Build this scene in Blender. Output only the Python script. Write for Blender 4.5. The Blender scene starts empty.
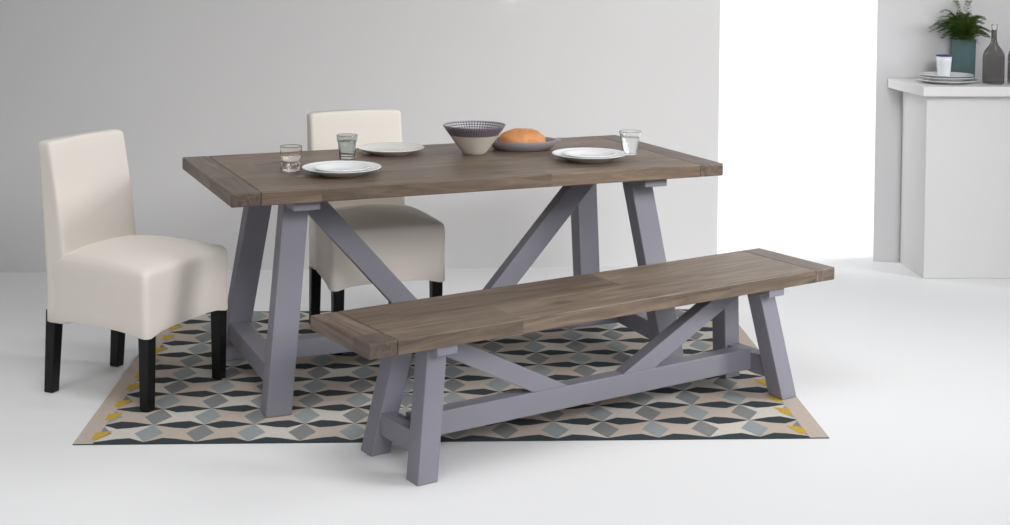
import bpy, bmesh, math, random
from mathutils import Vector, Matrix
random.seed(7)
PI = math.pi
scene = bpy.context.scene
COL = scene.collection

# ------------------------------------------------------------------ camera
F_PX, CX, CY, PITCH, ROLL, CAM_H = 1421.9053, 494.7031, 6.6, 0.0417, 0.0055, 1.5501
cam = bpy.data.cameras.new('camera')
cam_o = bpy.data.objects.new('camera', cam); COL.objects.link(cam_o)
cam.sensor_fit = 'HORIZONTAL'; cam.sensor_width = 36.0
cam.lens = F_PX * 36.0 / 1010.0
cam.shift_x = -(CX - 505.0) / 1010.0
cam.shift_y = (CY - 262.5) / 1010.0
cam.clip_start = 0.05; cam.clip_end = 100
cam_o.matrix_world = (Matrix.Translation((0, 0, CAM_H)) @ Matrix.Rotation(PI / 2 - PITCH, 4, 'X')
                      @ Matrix.Rotation(ROLL, 4, 'Z'))
scene.camera = cam_o

# ------------------------------------------------------------------ light, world, exposure
vs = scene.view_settings
vs.view_transform = 'Standard'; vs.look = 'None'; vs.gamma = 1.0; vs.use_curve_mapping = False
vs.exposure = -0.09
world = bpy.data.worlds.new('world'); scene.world = world; world.use_nodes = True
wn = world.node_tree.nodes['Background']
wn.inputs[0].default_value = (0.94, 0.95, 1.0, 1); wn.inputs[1].default_value = 0.16


def area(name, loc, target, sx, sy, power, col=(1, 1, 1), spread=180):
    l = bpy.data.lights.new(name, 'AREA'); l.shape = 'RECTANGLE'; l.size = sx; l.size_y = sy
    l.energy = power; l.color = col; l.spread = math.radians(spread)
    o = bpy.data.objects.new(name, l); COL.objects.link(o)
    o.location = loc
    o.rotation_euler = (Vector(target) - Vector(loc)).to_track_quat('-Z', 'Y').to_euler()
    return o


area('key_softbox', (5.4, 3.6, 2.4), (0.3, 5.0, 0.3), 1.4, 1.4, 41, (1, 1, 1), 90)
area('back_softbox', (2.9, 5.3, 3.6), (-0.2, 4.9, 0.2), 1.6, 1.6, 16, (1, 1, 1), 120)
area('front_softbox', (1.6, -0.6, 3.0), (0.4, 5.0, 0.4), 2.0, 1.5, 15, (1, 1, 1), 70)
area('left_fill_softbox', (-3.4, 1.2, 1.7), (-1.2, 5.0, 0.3), 0.8, 0.8, 1.6, (1.0, 0.97, 0.93), 60)
area('wall_softbox', (1.7, 2.4, 2.5), (1.0, 6.9, 1.0), 1.4, 1.2, 14, (1, 1, 1), 82)
area('overhead_softbox', (-1.1, 2.9, 4.4), (-1.0, 3.2, 0), 3.0, 3.0, 41, (1, 1, 1), 95)
area('backdrop_light', (-0.2, 7.6, 2.2), (1.8, 10.2, 0.5), 1.4, 2.0, 84)
area('backdrop_light', (3.8, 7.7, 2.2), (1.9, 10.2, 0.5), 1.4, 2.0, 84)


# ------------------------------------------------------------------ helpers
def lin(c):
    return tuple((x / 12.92 if x <= 0.04045 else ((x + 0.055) / 1.055) ** 2.4) for x in [v / 255.0 for v in c]) + (1,)


def mat(name, col, rough=0.5, spec=0.5, metallic=0.0, noise=None, bump=None, sheen=0.0, coat=0.0):
    """col in linear rgb; noise=(scale, amount) mottles the colour; bump=(scale, strength, dist)"""
    m = bpy.data.materials.new(name); m.use_nodes = True
    nt = m.node_tree; b = nt.nodes['Principled BSDF']
    b.inputs['Base Color'].default_value = (*col[:3], 1)
    b.inputs['Roughness'].default_value = rough
    b.inputs['Specular IOR Level'].default_value = spec
    b.inputs['Metallic'].default_value = metallic
    b.inputs['Sheen Weight'].default_value = sheen
    b.inputs['Coat Weight'].default_value = coat
    tc = nt.nodes.new('ShaderNodeTexCoord')
    if noise:
        n = nt.nodes.new('ShaderNodeTexNoise'); n.inputs['Scale'].default_value = noise[0]; n.inputs['Detail'].default_value = 4
        nt.links.new(tc.outputs['Object'], n.inputs['Vector'])
        mx = nt.nodes.new('ShaderNodeMix'); mx.data_type = 'RGBA'
        nt.links.new(n.outputs['Fac'], mx.inputs['Factor'])
        mx.inputs[6].default_value = (*[c * (1 - noise[1]) for c in col[:3]], 1)
        mx.inputs[7].default_value = (*[min(1, c * (1 + noise[1])) for c in col[:3]], 1)
        nt.links.new(mx.outputs[2], b.inputs['Base Color'])
    if bump:
        n = nt.nodes.new('ShaderNodeTexNoise'); n.inputs['Scale'].default_value = bump[0]; n.inputs['Detail'].default_value = 3
        nt.links.new(tc.outputs['Object'], n.inputs['Vector'])
        bp = nt.nodes.new('ShaderNodeBump'); bp.inputs['Strength'].default_value = bump[1]; bp.inputs['Distance'].default_value = bump[2]
        nt.links.new(n.outputs['Fac'], bp.inputs['Height']); nt.links.new(bp.outputs['Normal'], b.inputs['Normal'])
    return m


def wood(name, axis, plank, tone, seed, offs=0.0):
    """weathered oak planks; axis 0: grain along x, 1: grain along y; plank width in metres"""
    m = bpy.data.materials.new(name); m.use_nodes = True
    nt = m.node_tree; N = nt.nodes; L = nt.links; b = N['Principled BSDF']
    b.inputs['Roughness'].default_value = 0.42; b.inputs['Specular IOR Level'].default_value = 0.45
    tc = N.new('ShaderNodeTexCoord'); sp = N.new('ShaderNodeSeparateXYZ'); L.new(tc.outputs['Object'], sp.inputs[0])

    def mth(op, a, c=None, d=None):
        n = N.new('ShaderNodeMath'); n.operation = op
        for i, v in enumerate((a, c, d)):
            if v is None: continue
            if isinstance(v, (int, float)): n.inputs[i].default_value = v
            else: L.new(v, n.inputs[i])
        return n.outputs[0]
    along, across = (sp.outputs[0], sp.outputs[1]) if axis == 0 else (sp.outputs[1], sp.outputs[0])
    t = mth('DIVIDE', mth('ADD', across, 5 * plank + offs), plank)
    idx = mth('FLOOR', t); fr = mth('FRACT', t)
    # staggered board lengths within a strip
    seg = mth('FLOOR', mth('ADD', mth('DIVIDE', along, 0.83), mth('MULTIPLY', idx, 0.37)))
    wnz = N.new('ShaderNodeTexWhiteNoise'); wnz.noise_dimensions = '2D'
    cb = N.new('ShaderNodeCombineXYZ'); L.new(idx, cb.inputs[0]); L.new(seg, cb.inputs[1]); cb.inputs[2].default_value = seed
    ad = N.new('ShaderNodeVectorMath'); ad.operation = 'ADD'; L.new(cb.outputs[0], ad.inputs[0]); ad.inputs[1].default_value = (seed, seed * .7, 0)
    L.new(ad.outputs[0], wnz.inputs['Vector'])
    # grain
    cg = N.new('ShaderNodeCombineXYZ')
    L.new(mth('ADD', mth('MULTIPLY', along, 2.2), mth('MULTIPLY', wnz.outputs['Value'], 40)), cg.inputs[0])
    L.new(mth('MULTIPLY', across, 26), cg.inputs[1]); L.new(mth('MULTIPLY', sp.outputs[2], 26), cg.inputs[2])
    gn = N.new('ShaderNodeTexNoise'); gn.inputs['Scale'].default_value = 1.3; gn.inputs['Detail'].default_value = 6
    gn.inputs['Distortion'].default_value = 1.2; gn.inputs['Roughness'].default_value = 0.62
    L.new(cg.outputs[0], gn.inputs['Vector'])
    ra = N.new('ShaderNodeValToRGB'); L.new(gn.outputs['Fac'], ra.inputs[0])
    e = ra.color_ramp.elements
    d, mid, li = tone
    e[0].position = 0.3; e[0].color = (*d, 1); e[1].position = 0.72; e[1].color = (*li, 1)
    k = e.new(0.5); k.color = (*mid, 1)
    # plank-to-plank tone
    vary = mth('ADD', mth('MULTIPLY', wnz.outputs['Value'], 0.5), 0.76)
    # knots
    kn = N.new('ShaderNodeTexVoronoi'); kn.inputs['Scale'].default_value = 1.0; kn.feature = 'F1'
    ck = N.new('ShaderNodeCombineXYZ'); L.new(mth('MULTIPLY', along, 2.6), ck.inputs[0]); L.new(mth('MULTIPLY', across, 6), ck.inputs[1])
    L.new(mth('MULTIPLY', sp.outputs[2], 6), ck.inputs[2]); L.new(ck.outputs[0], kn.inputs['Vector'])
    knr = N.new('ShaderNodeMapRange'); L.new(kn.outputs['Distance'], knr.inputs[0])
    knr.inputs[1].default_value = 0.04; knr.inputs[2].default_value = 0.17; knr.inputs[3].default_value = 0.45; knr.inputs[4].default_value = 1.0
    # joints
    jd = mth('MINIMUM', fr, mth('SUBTRACT', 1.0, fr))
    jr = N.new('ShaderNodeMapRange'); L.new(jd, jr.inputs[0]); jr.inputs[1].default_value = 0.0; jr.inputs[2].default_value = 0.018
    jr.inputs[3].default_value = 0.8; jr.inputs[4].default_value = 1.0
    tot = mth('MULTIPLY', mth('MULTIPLY', vary, knr.outputs[0]), jr.outputs[0])
    vm = N.new('ShaderNodeVectorMath'); vm.operation = 'SCALE'; L.new(ra.outputs[0], vm.inputs[0]); L.new(tot, vm.inputs['Scale'])
    L.new(vm.outputs[0], b.inputs['Base Color'])
    bp = N.new('ShaderNodeBump'); bp.inputs['Strength'].default_value = 0.25; bp.inputs['Distance'].default_value = 0.002
    L.new(mth('ADD', gn.outputs['Fac'], jr.outputs[0]), bp.inputs['Height']); L.new(bp.outputs['Normal'], b.inputs['Normal'])
    return m


def obj(name, bm, m, parent=None, smooth=False, bevel=0.0, loc=None, autos=False):
    me = bpy.data.meshes.new(name)
    bmesh.ops.recalc_face_normals(bm, faces=bm.faces)
    bm.to_mesh(me); bm.free()
    o = bpy.data.objects.new(name, me); COL.objects.link(o)
    ms = m if isinstance(m, (list, tuple)) else [m]
    for x in ms: me.materials.append(x)
    if smooth:
        for p in me.polygons: p.use_smooth = True
    if bevel:
        md = o.modifiers.new('bevel', 'BEVEL'); md.width = bevel; md.segments = 2; md.limit_method = 'ANGLE'; md.angle_limit = 0.6
    if parent is not None: o.parent = parent
    if loc: o.location = loc
    return o


def tag(o, label=None, cat=None, group=None, kind=None):
    for k, v in (('label', label), ('category', cat), ('group', group), ('kind', kind)):
        if v: o[k] = v
    return o


def thing(name, label, cat, loc, rz=0.0, group=None):
    o = bpy.data.objects.new(name, None); COL.objects.link(o)
    o.empty_display_size = 0.05; o.location = loc; o.rotation_euler = (0, 0, rz)
    return tag(o, label, cat, group)


def dup(root, loc, rz, label, group=None):
    r = root.copy(); COL.objects.link(r); r.location = loc; r.rotation_euler = (0, 0, rz)
    r['label'] = label
    if group: r['group'] = group
    for ch in list(root.children):
        c = ch.copy(); COL.objects.link(c); c.parent = r
        for g in ch.children:
            d = g.copy(); COL.objects.link(d); d.parent = c
    return r


def add_hexa(bm, v8):
    """v8: four bottom corners (ccw) then four top corners"""
    v = [bm.verts.new(p) for p in v8]
    for f in ((3, 2, 1, 0), (4, 5, 6, 7), (0, 1, 5, 4), (1, 2, 6, 5), (2, 3, 7, 6), (3, 0, 4, 7)):
        bm.faces.new([v[i] for i in f])


def add_box(bm, x0, x1, y0, y1, z0, z1):
    add_hexa(bm, [(x0, y0, z0), (x1, y0, z0), (x1, y1, z0), (x0, y1, z0), (x0, y0, z1), (x1, y0, z1), (x1, y1, z1), (x0, y1, z1)])


def box_bm(*a):
    bm = bmesh.new(); add_box(bm, *a); return bm


def hold(prof, e=0.0012, lim=0.005):
    """extra rings next to every bend so the smooth shading stays true"""
    out = []
    for (r0, z0), (r1, z1) in zip(prof, prof[1:]):
        out.append((r0, z0)); d = math.hypot(r1 - r0, z1 - z0)
        if d > lim:
            for t in (e / d, 1 - e / d): out.append((r0 + (r1 - r0) * t, z0 + (z1 - z0) * t))
    out.append(prof[-1])
    return out


def lathe_bm(prof, n=48, close=False, uv=False, sx=1.0, sy=1.0):
    """prof: list of (r,z). r=0 points become poles"""
    bm = bmesh.new(); rings = []
    for r, z in prof:
        if r < 1e-6: rings.append([bm.verts.new((0, 0, z))])
        else: rings.append([bm.verts.new((r * sx * math.cos(2 * PI * i / n), r * sy * math.sin(2 * PI * i / n), z)) for i in range(n)])
    uvl = bm.loops.layers.uv.new('UVMap') if uv else None
    seq = list(range(len(rings) - 1))
    pairs = [(k, k + 1) for k in seq]
    if close: pairs.append((len(rings) - 1, 0))
    for a, b in pairs:
        A, B = rings[a], rings[b]
        for i in range(n):
            j = (i + 1) % n
            if len(A) == 1 and len(B) == 1: continue
            if len(A) == 1: f = bm.faces.new((A[0], B[i], B[j])); us = [(i + .5, a), (i, b), (i + 1, b)]
            elif len(B) == 1: f = bm.faces.new((A[i], A[j], B[0])); us = [(i, a), (i + 1, a), (i + .5, b)]
            else: f = bm.faces.new((A[i], A[j], B[j], B[i])); us = [(i, a), (i + 1, a), (i + 1, b), (i, b)]
            if uv:
                for lp, (u, w) in zip(f.loops, us): lp[uvl].uv = (u / n, w / (len(rings) - 1))
    return bm


# ------------------------------------------------------------------ materials
M = {}
M['wall'] = mat('grey_wall_paint', (0.735, 0.725, 0.72), 0.9, 0.15, noise=(2.0, 0.015))
M['wall_r'] = mat('light_grey_wall_paint', (0.72, 0.71, 0.72), 0.9, 0.15, noise=(2.0, 0.015))
M['floor'] = mat('white_painted_floor', (0.83, 0.835, 0.84), 0.62, 0.25, noise=(1.2, 0.012))
M['white'] = mat('white_backdrop_paint', (0.88, 0.88, 0.88), 0.9, 0.1)
M['counter'] = mat('off_white_counter_paint', (0.70, 0.70, 0.695), 0.6, 0.3, noise=(3.0, 0.012))
M['slab'] = mat('white_worktop', (0.75, 0.74, 0.74), 0.45, 0.4, noise=(5.0, 0.01))
M['paint'] = mat('grey_lavender_paint', (0.252, 0.248, 0.290), 0.5, 0.35, noise=(14.0, 0.05), bump=(60, 0.12, 0.001))
M['fabric'] = mat('cream_upholstery', (0.80, 0.745, 0.68), 0.95, 0.1, noise=(5, 0.02), bump=(420, 0.25, 0.0006), sheen=0.15)
M['black'] = mat('black_lacquered_wood', (0.006, 0.006, 0.007), 0.38, 0.3)
M['china'] = mat('white_glazed_china', (0.80, 0.81, 0.815), 0.12, 0.5, coat=0.3)
M['china_warm'] = mat('cream_glazed_china', (0.80, 0.77, 0.73), 0.15, 0.5)
M['stone'] = mat('unglazed_cream_stoneware', (0.62, 0.57, 0.51), 0.7, 0.3, noise=(40, 0.05))
M['tray'] = mat('mauve_grey_stoneware', (0.26, 0.23, 0.245), 0.4, 0.4, noise=(30, 0.06))
M['bread'] = mat('baked_bread_crust', (0.60, 0.26, 0.095), 0.5, 0.4, noise=(22, 0.42), bump=(45, 0.5, 0.004))
M['pot'] = mat('teal_glazed_pot', (0.085, 0.155, 0.16), 0.5, 0.35, noise=(9, 0.06))
M['soil'] = mat('dark_potting_soil', (0.02, 0.015, 0.012), 0.95, 0.1, noise=(60, 0.4), bump=(80, 1, 0.006))
M['leaf'] = mat('fern_green', (0.10, 0.18, 0.03), 0.6, 0.25, noise=(18, 0.45))
M['stem'] = mat('fern_stem_green', (0.06, 0.10, 0.03), 0.6, 0.25)
M['blue_rim'] = mat('blue_enamel', (0.06, 0.055, 0.22), 0.2, 0.5)
M['enamel'] = mat('white_enamel', (0.80, 0.84, 0.88), 0.2, 0.5, coat=0.3)


def glass(name, col, rough=0.0, ior=1.45):
    m = bpy.data.materials.new(name); m.use_nodes = True
    b = m.node_tree.nodes['Principled BSDF']
    b.inputs['Base Color'].default_value = (*col, 1); b.inputs['Roughness'].default_value = rough
    b.inputs['IOR'].default_value = ior; b.inputs['Transmission Weight'].default_value = 1.0
    return m


M['glass'] = glass('clear_glass', (0.99, 1.0, 0.995), ior=1.25)
M['glass_pink'] = glass('pale_rose_glass', (1.0, 0.965, 0.94), ior=1.25)
M['glass_grey'] = glass('smoke_grey_glass', (0.70, 0.73, 0.72), ior=1.3)
M['glass_bottle'] = glass('smoky_bottle_glass', (0.50, 0.49, 0.48), ior=1.35)
M['water'] = glass('water', (0.985, 0.99, 0.99), ior=1.33)

# ------------------------------------------------------------------ setting
def struct(name, bm, m, **k): return tag(obj(name, bm, m, **k), kind='structure')


# white studio floor that curves up into the white back wall seen through the opening
bm = bmesh.new()
prof = [(-3.0, 0.0), (9.6, 0.0)]
for k in range(1, 11):
    a = PI / 2 * k / 10
    prof.append((9.6 + 1.0 * math.sin(a), 1.0 - 1.0 * math.cos(a)))
prof.append((10.6, 4.2))
fl = [p for p in prof if p[1] == 0.0]
v = [bm.verts.new(p) for p in ((-5, -3, 0), (6.5, -3, 0), (6.5, 9.6, 0), (-5, 9.6, 0))]
bm.faces.new(v)
struct('floor', bm, M['floor'])
bm = bmesh.new(); prev = None
for (y, z) in prof[1:]:
    cur = [bm.verts.new((-5, y, z)), bm.verts.new((6.5, y, z))]
    if prev: bm.faces.new((prev[0], prev[1], cur[1], cur[0]))
    prev = cur
struct('wall_back', bm, M['white'], smooth=True)


def wall_slab(name, xa, ya, xb, yb, h, t, m, splay=0.0):
    d = Vector((xb - xa, yb - ya, 0)).normalized(); n = Vector((-d.y, d.x, 0)) * t
    A, B = Vector((xa, ya, 0)), Vector((xb, yb, 0))
    bm = bmesh.new()
    q = [A, B, B + n, A + n + d * splay]      # the reveal of the opening is splayed
    add_hexa(bm, [tuple(p) for p in q] + [tuple(p + Vector((0, 0, h))) for p in q])
    return struct(name, bm, m)


wall_slab('wall_left', -4.6, 6.668 - 0.067 * 2.27, 1.094, 6.895, 3.4, 0.10, M['wall'])
wall_slab('wall_right', 1.889, 7.012, 5.2, 7.012 + 0.03 * 3.292, 3.4, 0.10, M['wall_r'], 0.04)

# ------------------------------------------------------------------ sideboard counter at the right
cdir = math.atan2(0.03, 1.0)
ct = thing('counter', 'white painted counter with overhanging worktop against the right wall', 'counter', (2.028, 6.646, 0), cdir)
cab_d = 0.352
bm = box_bm(0, 2.3, 0, cab_d, 0, 0.867); obj('body', bm, M['counter'], ct, bevel=0.003)
bm = bmesh.new()
# worktop overhangs at the front and at the left end
q = [(-0.035, -0.055), (2.35, -0.055), (2.35, cab_d + 0.005), (-0.075, cab_d + 0.005)]
add_hexa(bm, [(x, y, 0.8672) for x, y in q] + [(x, y, 0.913) for x, y in q])
obj('worktop', bm, M['slab'], ct, bevel=0.004)
CT_Z = 0.913

# ------------------------------------------------------------------ rug
RX, RY, RA, RWID, RDEP, RH = -1.3015, 4.3362 + 0.012, 0.0411, 2.3712, 1.60, 0.004
M['rug'] = []
for nm, c in (('rug_beige', (0.52, 0.45, 0.39)), ('rug_cream', (0.62, 0.585, 0.53)), ('rug_dark_teal', (0.05, 0.062, 0.068)),
              ('rug_grey', (0.24, 0.245, 0.245)), ('rug_blue_grey', (0.31, 0.345, 0.35)), ('rug_yellow', (0.56, 0.37, 0.065)),
              ('rug_brown_grey', (0.12, 0.115, 0.115))):
    M['rug'].append(mat(nm, c, 0.95, 0.05, noise=(90, 0.12), bump=(350, 0.5, 0.0015)))
bm = bmesh.new()
BEI, CRE, DRK, GRY, BLU, YEL, BRN = range(7)


def rface(pts, mi):
    lift = 0.0003 if mi in (GRY, BLU) else 0.0
    # clip to the rug rectangle (Sutherland-Hodgman) then add
    def clip(P, inside, inter):
        out = []
        for i in range(len(P)):
            a, b = P[i - 1], P[i]
            if inside(b):
                if not inside(a): out.append(inter(a, b))
                out.append(b)
            elif inside(a): out.append(inter(a, b))
        return out
    x0, x1, y0, y1 = BORD, RWID - BORD, 0.012, RDEP - 0.012
    P = pts
    for ax, lim, s in ((0, x0, 1), (0, x1, -1), (1, y0, 1), (1, y1, -1)):
        P = clip(P, lambda p: (p[ax] - lim) * s >= -1e-9,
                 lambda a, b: tuple(a[k] + (b[k] - a[k]) * (lim - a[ax]) / (b[ax] - a[ax]) for k in (0, 1)))
        if len(P) < 3: return
    ar = sum(P[i - 1][0] * P[i][1] - P[i][0] * P[i - 1][1] for i in range(len(P))) / 2
    if abs(ar) < 1e-7: return
    if ar < 0: P = P[::-1]
    f = bm.faces.new([bm.verts.new((x, y, RH + lift)) for x, y in P]); f.material_index = mi


BORD = 0.062
PX = 0.1615
PY = 0.1585
r0 = 0.0125
NC, NR = 14, 10
X0 = 0.0545
pt = lambda i, j: (X0 + i * PX, r0 + j * PY)
star = lambda i, j: (i + j) % 2 == 0
for j in range(-1, NR + 1):
    for i in range(0, NC):
        x, y = pt(i, j); X = x + PX
        fr = 0.68 if star(i, j) else 0.32        # dark lozenge: fat end towards the minor joint
        hh = 0.036
        fb = 0.42 if star(i, j) else 0.58
        up, dn = (x + PX * fr, y + hh), (x + PX * fr, y - hh)
        u2, d2 = (x + PX * fb, y + hh * .78), (x + PX * fb, y - hh * .78)
        if fb < fr: rface([(x, y), d2, dn, (X, y), up, u2], DRK); ulow = [u2, up]
        else: rface([(x, y), dn, d2, (X, y), u2, up], DRK); ulow = [up, u2]
        # cream field of this cell, between this row's lozenge and the next one's
        s2 = star(i, j + 1); f2, b2 = (0.68, 0.42) if s2 else (0.32, 0.58)
        a2, c2 = (x + PX * f2, y + PY - hh), (x + PX * b2, y + PY - hh * .78)
        top = [a2, c2] if f2 > b2 else [c2, a2]
        rface([(x, y)] + ulow + [(X, y), (X, y + PY)] + top + [(x, y + PY)], BEI if (i + 2 * j) % 3 else CRE)
    for i in range(0, NC + 1):
        x, y = pt(i, j)
        L_, R_ = (x - 0.045, y + PY * 0.5), (x + 0.045, y + PY * 0.5)
        rface([(x, y), R_, (x, y + PY), L_], GRY if star(i, j) else BLU)
    # yellow flags along both short sides
    for (ie, s) in ((0, 1), (NC, -1)):
        x, y = pt(ie, j)
        y0 = y + PY * 0.5 + (0.012 if j % 2 else -0.012)
        x = x + s * 0.014 if ie == 0 else RWID - BORD - 0.02
        f = bm.faces.new([bm.verts.new(p) for p in ((x - s * 0.020, y0 - 0.045, RH + 0.0006), (x + s * 0.004, y0 - 0.040, RH + 0.0006),
                                                    (x + s * 0.028, y0 + 0.035, RH + 0.0006), (x - s * 0.022, y0 + 0.020, RH + 0.0006))]) \
            if 0 <= j < NR - 1 and j % 1 == 0 else None
        if f: f.material_index = YEL
# borders and body of the rug
def rq(x0, x1, y0, y1, mi, z=RH):
    f = bm.faces.new([bm.verts.new(p) for p in ((x0, y0, z), (x1, y0, z), (x1, y1, z), (x0, y1, z))]); f.material_index = mi
rq(0, BORD, 0, RDEP, BEI); rq(RWID - BORD, RWID, 0, RDEP, BEI)
rq(BORD, RWID - BORD, 0, 0.012, DRK); rq(BORD, RWID - BORD, RDEP - 0.012, RDEP, DRK)
b4 = [(0, 0), (RWID, 0), (RWID, RDEP), (0, RDEP)]
for k in range(4):
    (xa, ya), (xb, yb) = b4[k], b4[(k + 1) % 4]
    f = bm.faces.new([bm.verts.new(p) for p in ((xa, ya, 0.0005), (xb, yb, 0.0005), (xb, yb, RH), (xa, ya, RH))]); f.material_index = DRK if k in (0, 2) else BEI
f = bm.faces.new([bm.verts.new((x, y, 0.0005)) for x, y in b4[::-1]]); f.material_index = BEI
me = bpy.data.meshes.new('rug'); bm.to_mesh(me); bm.free()
rug = bpy.data.objects.new('rug', me); COL.objects.link(rug)
for x in M['rug']: me.materials.append(x)
rug.location = (RX, RY, 0); rug.rotation_euler = (0, 0, RA)
tag(rug, 'flat-woven geometric rug in charcoal, grey and beige with yellow flecks, under the table', 'rug')

# ------------------------------------------------------------------ trestle table and bench
D_, Mi, Li = (0.085, 0.060, 0.042), (0.160, 0.116, 0.083), (0.245, 0.185, 0.135)
M['oak_table'] = wood('weathered_oak_table', 0, 0.17, (D_, Mi, Li), 3.1, 0.0)
M['oak_bench'] = wood('weathered_oak_bench', 0, 0.19, (D_, Mi, Li), 8.7, 0.0)
ED, EM, EL = (0.070, 0.051, 0.038), (0.128, 0.095, 0.073), (0.185, 0.142, 0.111)
M['oak_end'] = wood('darker_oak_end_board', 1, 0.5, (ED, EM, EL), 5.3, 0.25)


def trestle(root, L, W, z, t, inset, slen, swid, fw, fd, tw, bmw, bmt, oak, feet_z, rail_z, str_z, brace, bt, endw):
    """L, W half sizes"""
    # tops
    bm = box_bm(-L + endw, L - endw, -W, W, z - t, z); obj('tabletop' if z > 0.6 else 'seat', bm, oak, root, bevel=0.003)
    for s in (-1, 1):
        x0, x1 = sorted((s * L, s * (L - endw + 0.0008)))
        obj('breadboard_end', box_bm(x0, x1, -W, W, z - t, z), M['oak_end'], root, bevel=0.004)
    zt = z - t; lf, wf = L - inset + slen, W - swid; lt, wt = L - inset, W - tw
    for sl in (-1, 1):
        for sw in (-1, 1):
            zb = feet_z[(sl, sw)]
            def rect(lo, wo, zz):
                xs = sorted((sl * lo, sl * (lo - fw))); ys = sorted((sw * wo, sw * (wo - fd)))
                return [(xs[0], ys[0], zz), (xs[1], ys[0], zz), (xs[1], ys[1], zz), (xs[0], ys[1], zz)]
            bm = bmesh.new(); add_hexa(bm, rect(lf, wf, zb) + rect(lt, wt, zt - 0.0005)); obj('leg', bm, M['paint'], root, bevel=0.003)
        # beam under the top
        xs = sorted((sl * (lt + 0.001), sl * (lt - fw - 0.001)))
        obj('top_rail', box_bm(xs[0], xs[1], -(W - bmw), W - bmw, zt - bmt, zt - 0.0004), M['paint'], root, bevel=0.002)
        # low end rail between the legs
        zc = (rail_z[0] + rail_z[1]) / 2; f = zc / zt
        lo = lf + (lt - lf) * f; wo = wf + (wt - wf) * f - fd + 0.01
        xs = sorted((sl * (lo - 0.008), sl * (lo - fw + 0.008)))
        obj('end_rail', box_bm(xs[0], xs[1], -wo, wo, *rail_z), M['paint'], root, bevel=0.003)
    f = (str_z[0] + str_z[1]) / 2 / zt; ll = lf + (lt - lf) * f - fw + 0.012
    obj('stretcher', box_bm(-ll, ll, -bt / 2, bt / 2, *str_z), M['paint'], root, bevel=0.003)
    (au, al, bu, bl) = brace    # |l| of upper/lower edge at the top and at the stretcher
    for s in (-1, 1):
        y = bt / 2 - 0.003
        q = [(s * bu, str_z[1] - 0.002), (s * bl, str_z[1] - 0.002), (s * al, zt - 0.001), (s * au, zt - 0.001)]
        bm = bmesh.new()
        add_hexa(bm, [(q[0][0], -y, q[0][1]), (q[1][0], -y, q[1][1]), (q[1][0], y, q[1][1]), (q[0][0], y, q[0][1]),
                      (q[3][0], -y, q[3][1]), (q[2][0], -y, q[2][1]), (q[2][0], y, q[2][1]), (q[3][0], y, q[3][1])])
        obj('brace', bm, M['paint'], root, bevel=0.003)


TB, TA = (-0.1602, 5.2533, 0), 0.3962
TZ = 0.759
table = thing('dining_table', 'long trestle dining table with weathered oak top and grey painted legs', 'table', TB, TA)
trestle(table, 0.9128, 0.4257, TZ, 0.0455, 0.2156, 0.0935, 0.045, 0.088, 0.075, 0.163, 0.0384, 0.032, M['oak_table'],
        {(a, b): RH + 0.0012 for a in (-1, 1) for b in (-1, 1)}, (0.086, 0.154), (0.088, 0.152), (0.545, 0.650, 0.045, 0.148), 0.06, 0.098)
bench = thing('bench', 'long low trestle bench with weathered oak seat in front of the table', 'bench', (0.3217, 4.5832, 0), 0.5781)
trestle(bench, 0.9188, 0.1885, 0.4399, 0.0442, 0.2303, 0.066, 0.012, 0.0678, 0.0687, 0.0685, 0.0134, 0.028, M['oak_bench'],
        {(-1, -1): 0.0, (-1, 1): 0.0, (1, -1): RH + 0.0012, (1, 1): RH + 0.0012}, (0.067, 0.136), (0.076, 0.149), (0.600, 0.730, 0.110, 0.245), 0.055, 0.092)


def T(l, w, z=TZ):
    c, s = math.cos(TA), math.sin(TA)
    return (TB[0] + c * l - s * w, TB[1] + s * l + c * w, z)


# ------------------------------------------------------------------ upholstered chairs
WF, WB, DD, SK, ST, HH, LEAN, TBK = 0.235, 0.192, 0.23, 0.25, 0.482, 0.874, 0.037, 0.060


def rrect(x0, x1, w0, w1, r, n=6):
    """rounded trapezoid outline: x0 back with half-width w0, x1 front with half-width w1"""
    cs = [(x1, w1), (x0, w0), (x0, -w0), (x1, -w1)]
    out = []
    for k in range(4):
        p, a, b = Vector(cs[k]), Vector(cs[k - 1]), Vector(cs[(k + 1) % 4])
        u, w = (a - p).normalized(), (b - p).normalized()
        for i in range(n + 1):
            tt = i / n
            # quadratic corner
            P0, P2 = p + u * r, p + w * r
            out.append(((1 - tt) ** 2 * P0 + 2 * tt * (1 - tt) * p + tt ** 2 * P2))
        # straight run subdivisions
        nxt = b; s0, s1 = p + w * r, nxt - w * r
        for i in range(1, 8): out.append(s0.lerp(s1, i / 8))
    return out


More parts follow.
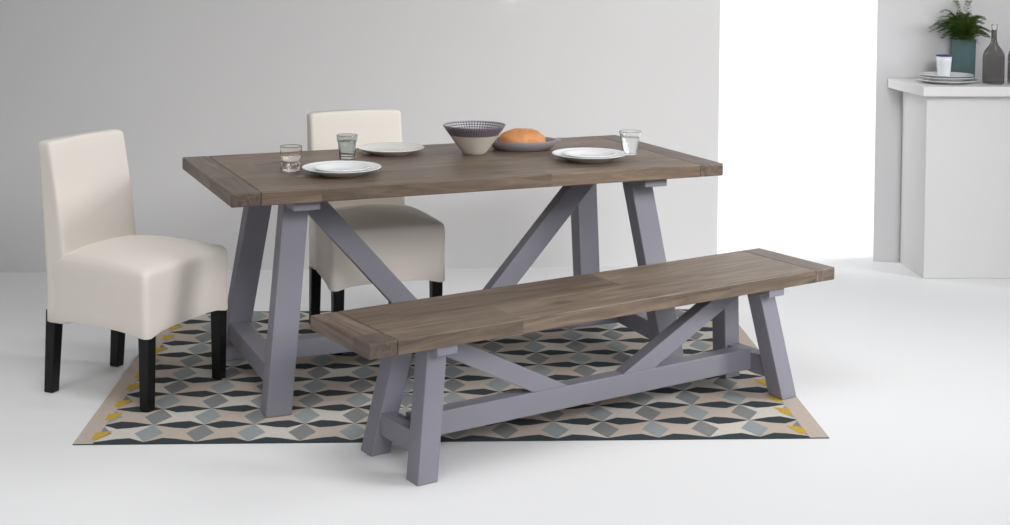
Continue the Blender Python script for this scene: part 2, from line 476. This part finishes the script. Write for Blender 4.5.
def seat_bm():
    bm = bmesh.new(); rings = []
    # (z, growth, corner radius)
    levels = [(SK + 0.002, -0.006, .028), (SK, 0.0, .03), (SK + 0.004, 0.001, .03), (0.30, 0.0, .03), (0.36, -0.001, .03), (0.42, 0.001, .03), (0.455, 0.001, .035), (0.470, -0.001, .04)]
    def ring(z, g, r, lift=True):
        o = rrect(-DD - g, DD + g, WB + g, WF + g, r)
        vs = []
        for p in o:
            zz = z
            if lift and z < 0.27:
                # hem rises slightly between the corners
                tx = 1 - min(1, abs(p.x) / DD); ty = 1 - min(1, abs(p.y) / WF)
                edge = tx if abs(p.y) > WB - 0.02 else ty
                zz = z + 0.016 * math.sin(min(1, edge * 1.6) * PI / 2)
            vs.append(bm.verts.new((p.x, p.y, zz)))
        return vs
    for z, g, r in levels: rings.append(ring(z, g, r))
    # crowned top
    K = 9
    for k in range(1, K + 1):
        u = k / K
        s = 1 - 0.12 * u ** 0.8 if k < 3 else 1 - u
        s = 1 - u ** 1.5
        if k == K: break
        o = rrect(-DD, DD, WB, WF, .04)
        vs = []
        for p in o:
            x, y = p.x * s, p.y * s
            ex, ey = abs(x) / DD, abs(y) / (WF)
            z = 0.474 + 0.006 * (1 - max(ex, ey) ** 8) + 0.040 * max(0, 1 - ex ** 2) ** 0.9 * max(0, 1 - ey ** 2) ** 0.8
            vs.append(bm.verts.new((x, y, z)))
        rings.append(vs)
    for A, B in zip(rings, rings[1:]):
        n = len(A)
        for i in range(n): bm.faces.new((A[i], A[(i + 1) % n], B[(i + 1) % n], B[i]))
    cap = bm.verts.new((0, 0, 0.520)); A = rings[-1]
    for i in range(len(A)): bm.faces.new((A[i], A[(i + 1) % len(A)], cap))
    # underside
    u = [bm.verts.new((v.co.x * .97, v.co.y * .97, SK + 0.045)) for v in rings[0]]
    n = len(u)
    for i in range(n): bm.faces.new((rings[0][i], rings[0][(i + 1) % n], u[(i + 1) % n], u[i]))
    bm.faces.new(u)
    return bm


def back_bm():
    bm = bmesh.new(); rings = []
    zs = [SK + 0.0, SK + 0.004, 0.30, 0.36, 0.42, 0.48, 0.54, 0.60, 0.66, 0.72, 0.78, 0.83, HH - 0.014, HH - 0.006, HH - 0.001]
    ins = [0.003, 0, 0, 0, 0, 0, 0, 0, 0, 0, 0, 0, 0.0, 0.003, 0.010]
    for z, g in zip(zs, ins):
        f = max(0, (z - 0.40) / (HH - 0.40)); sh = -LEAN * f ** 1.1
        x0 = -DD - 0.004 + sh; x1 = x0 + TBK + 0.03 * (1 - f)
        bw = 0.006 * math.sin(PI * f)
        o = rrect(x0 + g, x1 - g + bw, WB + 0.003 - g, WB + 0.003 - g, .016, 4)
        arch = 0.006 if z > HH - 0.02 else 0
        rings.append([bm.verts.new((p.x, p.y, z + arch * (1 - (p.y / WB) ** 2))) for p in o])
    for A, B in zip(rings, rings[1:]):
        n = len(A)
        for i in range(n): bm.faces.new((A[i], A[(i + 1) % n], B[(i + 1) % n], B[i]))
    bm.faces.new(rings[-1]); bm.faces.new(rings[0][::-1])
    return bm


def chair(label, x, y, a, leg_base, src=None):
    if src is None:
        t = thing('dining_chair', label, 'chair', (x, y, 0), a)
        meshes = [('seat', seat_bm(), M['fabric']), ('backrest', back_bm(), M['fabric'])]
        for n, b, m in meshes:
            o = obj(n, b, m, t, smooth=True)
            md = o.modifiers.new('edges', 'EDGE_SPLIT'); md.split_angle = math.radians(62)
    else:
        t = src.copy(); COL.objects.link(t); t.location = (x, y, 0); t.rotation_euler = (0, 0, a); t['label'] = label
        for ch in src.children:
            if ch.name.startswith('leg'): continue
            c = ch.copy(); COL.objects.link(c); c.parent = t
    for (fx, sy, fl) in ((0.206, -1, 0), (0.206, 1, 1), (-0.214, -1, 2), (-0.214, 1, 3)):
        ly = sy * (0.198 if fx > 0 else 0.170); zb = leg_base[fl]
        bm = bmesh.new()
        b_, t_ = 0.0185, 0.022
        sx = -0.018 if fx < 0 else 0.0
        add_hexa(bm, [(fx + sx + i * b_, ly + j * b_, zb) for i, j in ((-1, -1), (1, -1), (1, 1), (-1, 1))] +
                 [(fx + i * t_, ly + j * t_, SK + 0.044) for i, j in ((-1, -1), (1, -1), (1, 1), (-1, 1))])
        obj('leg', bm, M['black'], t, bevel=0.004)
    return t


R1 = RH + 0.0012
ch1 = chair('cream upholstered dining chair at the left end of the table, near the rug corner', -1.250, 4.935, -0.4186 - 0.02, (R1, R1, 0, 0))
ch2 = chair('cream upholstered dining chair behind the table, partly hidden by the tabletop', -0.4845, 5.6039, -1.18, (R1, R1, R1, R1), ch1)
for c in (ch1, ch2): c['group'] = 'cream upholstered dining chairs'


# ------------------------------------------------------------------ tableware
def plate_bm(r, foot, h, th=0.004):
    out = [(0, 0.0015), (foot - 0.004, 0.0015), (foot - 0.002, 0), (foot, 0), (foot + 0.003, 0.003), (r * 0.80, h * 0.45), (r * 0.97, h - 0.003), (r, h - 0.001), (r - 0.0005, h + 0.0008)]
    inn = [(r - 0.003, h), (r * 0.80, h * 0.45 + th), (foot + 0.006, 0.0035 + th * .5), (foot * 0.8, 0.003 + th * .3), (0, 0.003 + th * .3)]
    return lathe_bm(out + inn, 64)


def plate(label, loc, r, foot, h, m, group):
    o = obj('plate', plate_bm(r, foot, h), m, smooth=True, loc=loc)
    return tag(o, label, 'plate', group)


p = T(-0.469, -0.166)
plate('large white dinner plate nearest the left front of the table, under a smaller plate', p, 0.138, 0.078, 0.026, M['china'], 'table plates')
plate('smaller white plate stacked on the large plate at the left front of the table', (p[0], p[1], TZ + 0.0078), 0.098, 0.060, 0.018, M['china'], 'table plates')
p = T(-0.151, 0.246)
plate('single off-white plate at the back of the table beside the grey tumbler', p, 0.128, 0.075, 0.024, M['china_warm'], 'table plates')
p = T(0.487, -0.174)
plate('large white dinner plate at the right of the table, under a smaller plate', p, 0.140, 0.082, 0.026, M['china'], 'table plates')
plate('smaller white plate stacked on the large plate at the right of the table', (p[0], p[1], TZ + 0.0078), 0.100, 0.062, 0.018, M['china'], 'table plates')


def tumbler(name, label, loc, outer, th, base, m, water_to, grp=None):
    """outer profile list (r,z) bottom to top"""
    t = thing(name, label, 'glass', loc, 0, grp)
    top = outer[-1]
    inner = [(r - th, z) for r, z in outer if z > base]
    prof = [(0, outer[0][1])] + outer + [(top[0] - th * .5, top[1] + 0.0012)] + inner[::-1] + [(inner[0][0] * 0.96, base), (0, base)]
    obj('tumbler_body', lathe_bm(hold(prof), 64), m, t, smooth=True)
    wi = [(r - 0.0006, z) for r, z in inner if z < water_to]
    # radius at the water line
    for (ra, za), (rb, zb) in zip(inner, inner[1:]):
        if za <= water_to <= zb:
            rw = ra + (rb - ra) * (water_to - za) / (zb - za); break
    wp = [(0, base + 0.0006), (inner[0][0] * 0.96 - 0.0006, base + 0.0006)] + wi + [(rw - 0.0006, water_to), (0, water_to)]
    obj('water', lathe_bm(wp, 48), M['water'], t, smooth=False)
    return t


tumbler('drinking_glass', 'clear ribbed water glass at the left edge of the table', T(-0.625, -0.070),
        [(0.031, 0.0), (0.035, 0.003), (0.0365, 0.015), (0.0355, 0.028), (0.0335, 0.036), (0.0335, 0.043), (0.036, 0.050), (0.0375, 0.058), (0.038, 0.075), (0.0385, 0.092)],
        0.0022, 0.008, M['glass_pink'], 0.060)
tumbler('drinking_glass', 'smoke grey water glass in front of the rear chair back', T(-0.347, 0.176),
        [(0.026, 0.0), (0.029, 0.003), (0.030, 0.012), (0.0315, 0.03), (0.034, 0.055), (0.0365, 0.066), (0.0385, 0.070), (0.0395, 0.088)],
        0.0022, 0.012, M['glass_grey'], 0.066)
tumbler('drinking_glass', 'clear conical water glass at the right end of the table', T(0.692, -0.112),
        [(0.023, 0.0), (0.0255, 0.003), (0.028, 0.015), (0.033, 0.040), (0.038, 0.065), (0.0425, 0.090)],
        0.0022, 0.007, M['glass'], 0.068)


# patterned bowl
def bowl_pattern(name, fg, bg, cols, rows, size):
    m = bpy.data.materials.new(name); m.use_nodes = True; nt = m.node_tree; N = nt.nodes; L = nt.links; b = N['Principled BSDF']
    b.inputs['Roughness'].default_value = 0.35
    uv = N.new('ShaderNodeUVMap'); mp = N.new('ShaderNodeVectorMath'); mp.operation = 'MULTIPLY'; mp.inputs[1].default_value = (cols, rows, 1)
    L.new(uv.outputs[0], mp.inputs[0])
    frn = N.new('ShaderNodeVectorMath'); frn.operation = 'FRACTION'; L.new(mp.outputs[0], frn.inputs[0])
    sb = N.new('ShaderNodeVectorMath'); sb.operation = 'SUBTRACT'; sb.inputs[1].default_value = (0.5, 0.5, 0); L.new(frn.outputs[0], sb.inputs[0])
    ln = N.new('ShaderNodeVectorMath'); ln.operation = 'LENGTH'; L.new(sb.outputs[0], ln.inputs[0])
    lt = N.new('ShaderNodeMath'); lt.operation = 'LESS_THAN'; lt.inputs[1].default_value = size; L.new(ln.outputs['Value'], lt.inputs[0])
    mx = N.new('ShaderNodeMix'); mx.data_type = 'RGBA'; L.new(lt.outputs[0], mx.inputs[0]); mx.inputs[6].default_value = (*bg, 1); mx.inputs[7].default_value = (*fg, 1)
    L.new(mx.outputs[2], b.inputs['Base Color'])
    return m


M['bowl_in'] = bowl_pattern('dotted_mauve_glaze_inside', (0.66, 0.64, 0.66), (0.13, 0.11, 0.14), 64, 22, 0.33)
M['bowl_out'] = bowl_pattern('dotted_mauve_glaze_band', (0.26, 0.22, 0.25), (0.12, 0.095, 0.125), 72, 9, 0.30)
bw = thing('serving_bowl', 'conical bowl with dotted mauve rim and cream foot, centre of the table', 'bowl', T(0.140, 0.116), 0)
RB, HB = 0.121, 0.113
rr = lambda z: 0.040 + (RB - 0.040) * (z / HB) ** 0.93
obj('lower_body', lathe_bm([(0, 0.002), (0.034, 0.002), (0.036, 0), (0.040, 0.0), (rr(.012), .012), (rr(.03), .03), (rr(.05), .05), (rr(.076), .076)], 64), M['stone'], bw, smooth=True)
obj('rim_band', lathe_bm([(rr(.076), .076), (rr(.086) + .0004, .086), (rr(.10) + .0004, .10), (RB, HB - .001), (RB - .0015, HB + .001)], 64, uv=True), M['bowl_out'], bw, smooth=True)
obj('interior', lathe_bm([(RB - .0015, HB + .001), (RB - .004, HB - .001), (rr(.08) - .005, .08), (rr(.055) - .005, .055), (rr(.03) - .005, .03), (0.030, 0.012), (0, 0.008)], 64, uv=True), M['bowl_in'], bw, smooth=True)

# oval platter with bread
tl = T(0.366, 0.172)
tr = thing('serving_platter', 'oval mauve stoneware platter behind the bowl, holding bread', 'platter', tl, 0.10)
obj('dish', lathe_bm([(0, 0.001), (0.098, 0.0), (0.105, 0.002), (0.124, 0.020), (0.131, 0.037), (0.129, 0.039), (0.124, 0.037), (0.112, 0.014), (0.10, 0.009), (0, 0.008)], 64, sx=1.04, sy=0.78), M['tray'], tr, smooth=True)
for s in (-1, 1):
    bm = bmesh.new()
    n = 10; pr = []
    for k in range(n + 1):
        a = -PI / 2 + PI * k / n
        pr.append((s * (0.127 + 0.028 * math.cos(a)), 0.032 * math.sin(a)))
    lo = [bm.verts.new((x, y, 0.032)) for x, y in pr]; hi = [bm.verts.new((x, y, 0.038)) for x, y in pr]
    bm.faces.new(hi); bm.faces.new(lo[::-1])
    for k in range(len(pr)): bm.faces.new((lo[k], lo[(k + 1) % len(pr)], hi[(k + 1) % len(pr)], hi[k]))
    obj('handle', bm, M['tray'], tr, bevel=0.002)
# bread: bloomed oval loaf
bm = bmesh.new(); bmesh.ops.create_icosphere(bm, subdivisions=5, radius=1)
from mathutils import noise as mn
for v in bm.verts:
    c = v.co.copy()
    n = mn.noise(c * 2.3) * 0.05 + mn.noise(c * 6) * 0.018
    r = 1 + n
    slash = 0.0
    for k in (-0.45, 0.0, 0.45):
        d = abs(c.x - k - c.y * 0.35)
        if c.z > 0 and d < 0.09: slash = max(slash, (1 - d / 0.09) * 0.055 * c.z)
    x, y, z = c.x * r, c.y * r, c.z * (r - slash)
    z = z if z > -0.35 else -0.35 + (z + 0.35) * 0.12
    v.co = (math.copysign(abs(x) ** 0.92, x) * 0.094, y * 0.058, (z + 0.42) * 0.052)
br = obj('bread_loaf', bm, M['bread'], smooth=True, loc=(tl[0] - 0.002, tl[1], TZ + 0.0088), autos=False)
br.rotation_euler = (0, 0, 0.10)
tag(br, 'golden crusty bread loaf lying on the mauve platter', 'bread')

# ------------------------------------------------------------------ things on the counter
def C(u_px, y, z=CT_Z + 0.0005):
    """point at depth y on the counter whose picture column was measured as u_px"""
    return ((u_px - 494.7) / 1422.0 * (y - 0.02), y, z)


px, py = 2.168, 6.795
plate('large white plate at the bottom of the stack on the counter', (px, py, CT_Z + 0.0004), 0.143, 0.085, 0.017, M['china'], 'counter plates')
plate('middle white plate of the stack on the counter', (px, py, CT_Z + 0.0125), 0.127, 0.078, 0.019, M['china'], 'counter plates')
plate('top white plate of the counter stack, with the enamel cup standing on it', (px, py, CT_Z + 0.0245), 0.125, 0.076, 0.018, M['china'], 'counter plates')
cup = thing('enamel_cup', 'white enamel cup with blue rim on the counter plates', 'cup', (px - 0.014, py, CT_Z + 0.0295), 0)
cup_o = [(0, 0.0), (0.026, 0.0), (0.028, 0.002), (0.031, 0.034), (0.0345, 0.073), (0.0368, 0.0990)]
obj('cup_body', lathe_bm(cup_o + [(0.0347, 0.099), (0.0325, 0.073), (0.029, 0.034), (0.026, 0.005), (0, 0.004)], 40), M['enamel'], cup, smooth=True)
obj('cup_rim', lathe_bm([(0.0366, 0.0985), (0.0382, 0.0985), (0.0388, 0.1012), (0.0380, 0.1040), (0.0355, 0.1040), (0.0345, 0.1008), (0.0345, 0.097)], 40, close=True), M['blue_rim'], cup, smooth=True)

ptx, pty = 2.297, 6.952
pot = thing('potted_fern', 'feathery green fern in a faceted teal pot on the counter', 'plant', (ptx, pty, CT_Z + 0.0003), 0.25)
bm = bmesh.new(); ns = 8; rings = []
for r, z in ((0.055, 0), (0.0580, 0.004), (0.0605, 0.200), (0.0545, 0.200), (0.053, 0.178)):
    rings.append([bm.verts.new((r * math.cos(2 * PI * i / ns), r * math.sin(2 * PI * i / ns), z)) for i in range(ns)])
for A, B in zip(rings, rings[1:]):
    for i in range(ns): bm.faces.new((A[i], A[(i + 1) % ns], B[(i + 1) % ns], B[i]))
bm.faces.new(rings[0][::-1]); bm.faces.new(rings[-1])
obj('pot', bm, M['pot'], pot, bevel=0.0015)
obj('soil', lathe_bm([(0, 0.189), (0.03, 0.189), (0.051, 0.185), (0.052, 0.180), (0, 0.179)], 24), M['soil'], pot, smooth=True)
rs = random.Random(5)
bs, bl = bmesh.new(), bmesh.new()


def tube(bm, P, r0, r1, n=5):
    rg = []
    for k, p in enumerate(P):
        d = (P[min(k + 1, len(P) - 1)] - P[max(k - 1, 0)]).normalized()
        u = d.orthogonal().normalized(); w = d.cross(u); r = r0 + (r1 - r0) * k / (len(P) - 1)
        rg.append([bm.verts.new(p + (u * math.cos(2 * PI * i / n) + w * math.sin(2 * PI * i / n)) * r) for i in range(n)])
    for A, B in zip(rg, rg[1:]):
        for i in range(n): bm.faces.new((A[i], A[(i + 1) % n], B[(i + 1) % n], B[i]))


def needle(bm, p, d, ln, wd):
    s = d.cross(Vector((0, 0, 1)))
    if s.length < 1e-3: s = Vector((1, 0, 0))
    s = s.normalized() * wd; m = p + d * ln * 0.45; up = Vector((0, 0, wd * .5))
    q = [bm.verts.new(x) for x in (p, m + s + up, p + d * ln, m - s + up)]
    bm.faces.new(q)


fr_specs = []
for k in range(95):
    az = rs.uniform(0, 2 * PI); rch = rs.uniform(0.02, 0.115); ht = rs.uniform(0.04, 0.15) * (1.0 if rch < 0.1 else .85)
    fr_specs.append((az, rch, ht))
# a few long ones spreading to the left, upwards and to the right
fr_specs += [(PI - .25 + j * .12, 0.165, 0.085 + 0.02 * j) for j in range(5)] + [(PI - .5 + j * .2, 0.12, 0.10 + .015 * (j % 3)) for j in range(6)] + [(PI / 2 - .9 - .25, 0.02, 0.20), (-0.3, 0.135, 0.05), (-.25 + .2, 0.13, 0.075), (1.9, 0.04, 0.205), (PI - .4, .10, .18)]
for az, rch, ht in fr_specs:
    if math.sin(az + 0.25) > 0: rch = min(rch, 0.052 / max(0.3, math.sin(az + 0.25)) * .6)
    dr = Vector((math.cos(az), math.sin(az), 0)); base = Vector((dr.x * rs.uniform(0, .02), dr.y * rs.uniform(0, .02), 0.186))
    P = []
    for i in range(13):
        t = i / 12
        P.append(base + dr * rch * t ** 1.15 + Vector((0, 0, ht * (1.0 - (1 - t) ** 1.8) * (1.0) - 0.055 * max(0, t - .45) ** 1.3 * (rch / .08))))
    tube(bs, P, 0.0013, 0.0005, 4)
    for i in range(3, 13):
        t = i / 12; d = (P[i] - P[i - 1]).normalized(); sd = d.cross(Vector((0, 0, 1))).normalized()
        for s in (-1, 1):
            L_ = 0.036 * (1 - 0.62 * t) * rs.uniform(.7, 1.15)
            bd = (d * .65 + sd * s * .85 + Vector((0, 0, rs.uniform(-.2, .2)))).normalized()
            for q in range(5):
                pp = P[i] + bd * L_ * (q + 1) / 5
                for s2 in (-1, 1):
                    nd = (bd * .8 + bd.cross(Vector((0, 0, 1))) * s2 * .8 + Vector((0, 0, rs.uniform(-.3, .45)))).normalized()
                    needle(bl, pp, nd, 0.0105 * (1 - .07 * q) * rs.uniform(.7, 1.2), 0.0016)
            needle(bl, P[i], bd, L_ * 1.15, 0.0016)
st_ = obj('stems', bs, M['stem'], pot, smooth=True)
lv = obj('foliage', bl, M['leaf'], pot)

bt_prof = [(0.034, 0.0), (0.046, 0.002), (0.0495, 0.008), (0.0500, 0.03), (0.0500, 0.125), (0.0485, 0.140), (0.043, 0.156), (0.032, 0.172), (0.020, 0.188), (0.0145, 0.203), (0.0130, 0.220), (0.0130, 0.258)]


def bottle(label, loc):
    t = thing('glass_bottle', label, 'bottle', loc, 0, 'smoky glass bottles on the counter')
    th = 0.0028
    inn = [(max(r - th, 0.004), z) for r, z in bt_prof if z > 0.007]
    obj('bottle_body', lathe_bm(hold([(0, 0.005), (0.03, 0.0)] + bt_prof + inn[::-1] + [(0.038, 0.0085), (0, 0.012)], 0.0008, 0.006), 64), M['glass_bottle'], t, smooth=True)
    obj('bottle_mouth', lathe_bm([(0.0135, 0.2585), (0.0142, 0.262), (0.0142, 0.282), (0.0132, 0.285), (0.0105, 0.285), (0.0100, 0.282), (0.0100, 0.2585)], 32, close=True), M['glass'], t, smooth=True)
    return t


b1 = bottle('smoky glass bottle with clear lip right of the fern pot', (2.374, 6.745, CT_Z + 0.0004))
b2 = dup(b1, (2.500, 6.765, CT_Z + 0.0004), 0, 'smoky glass bottle cut off by the right edge of the photo')
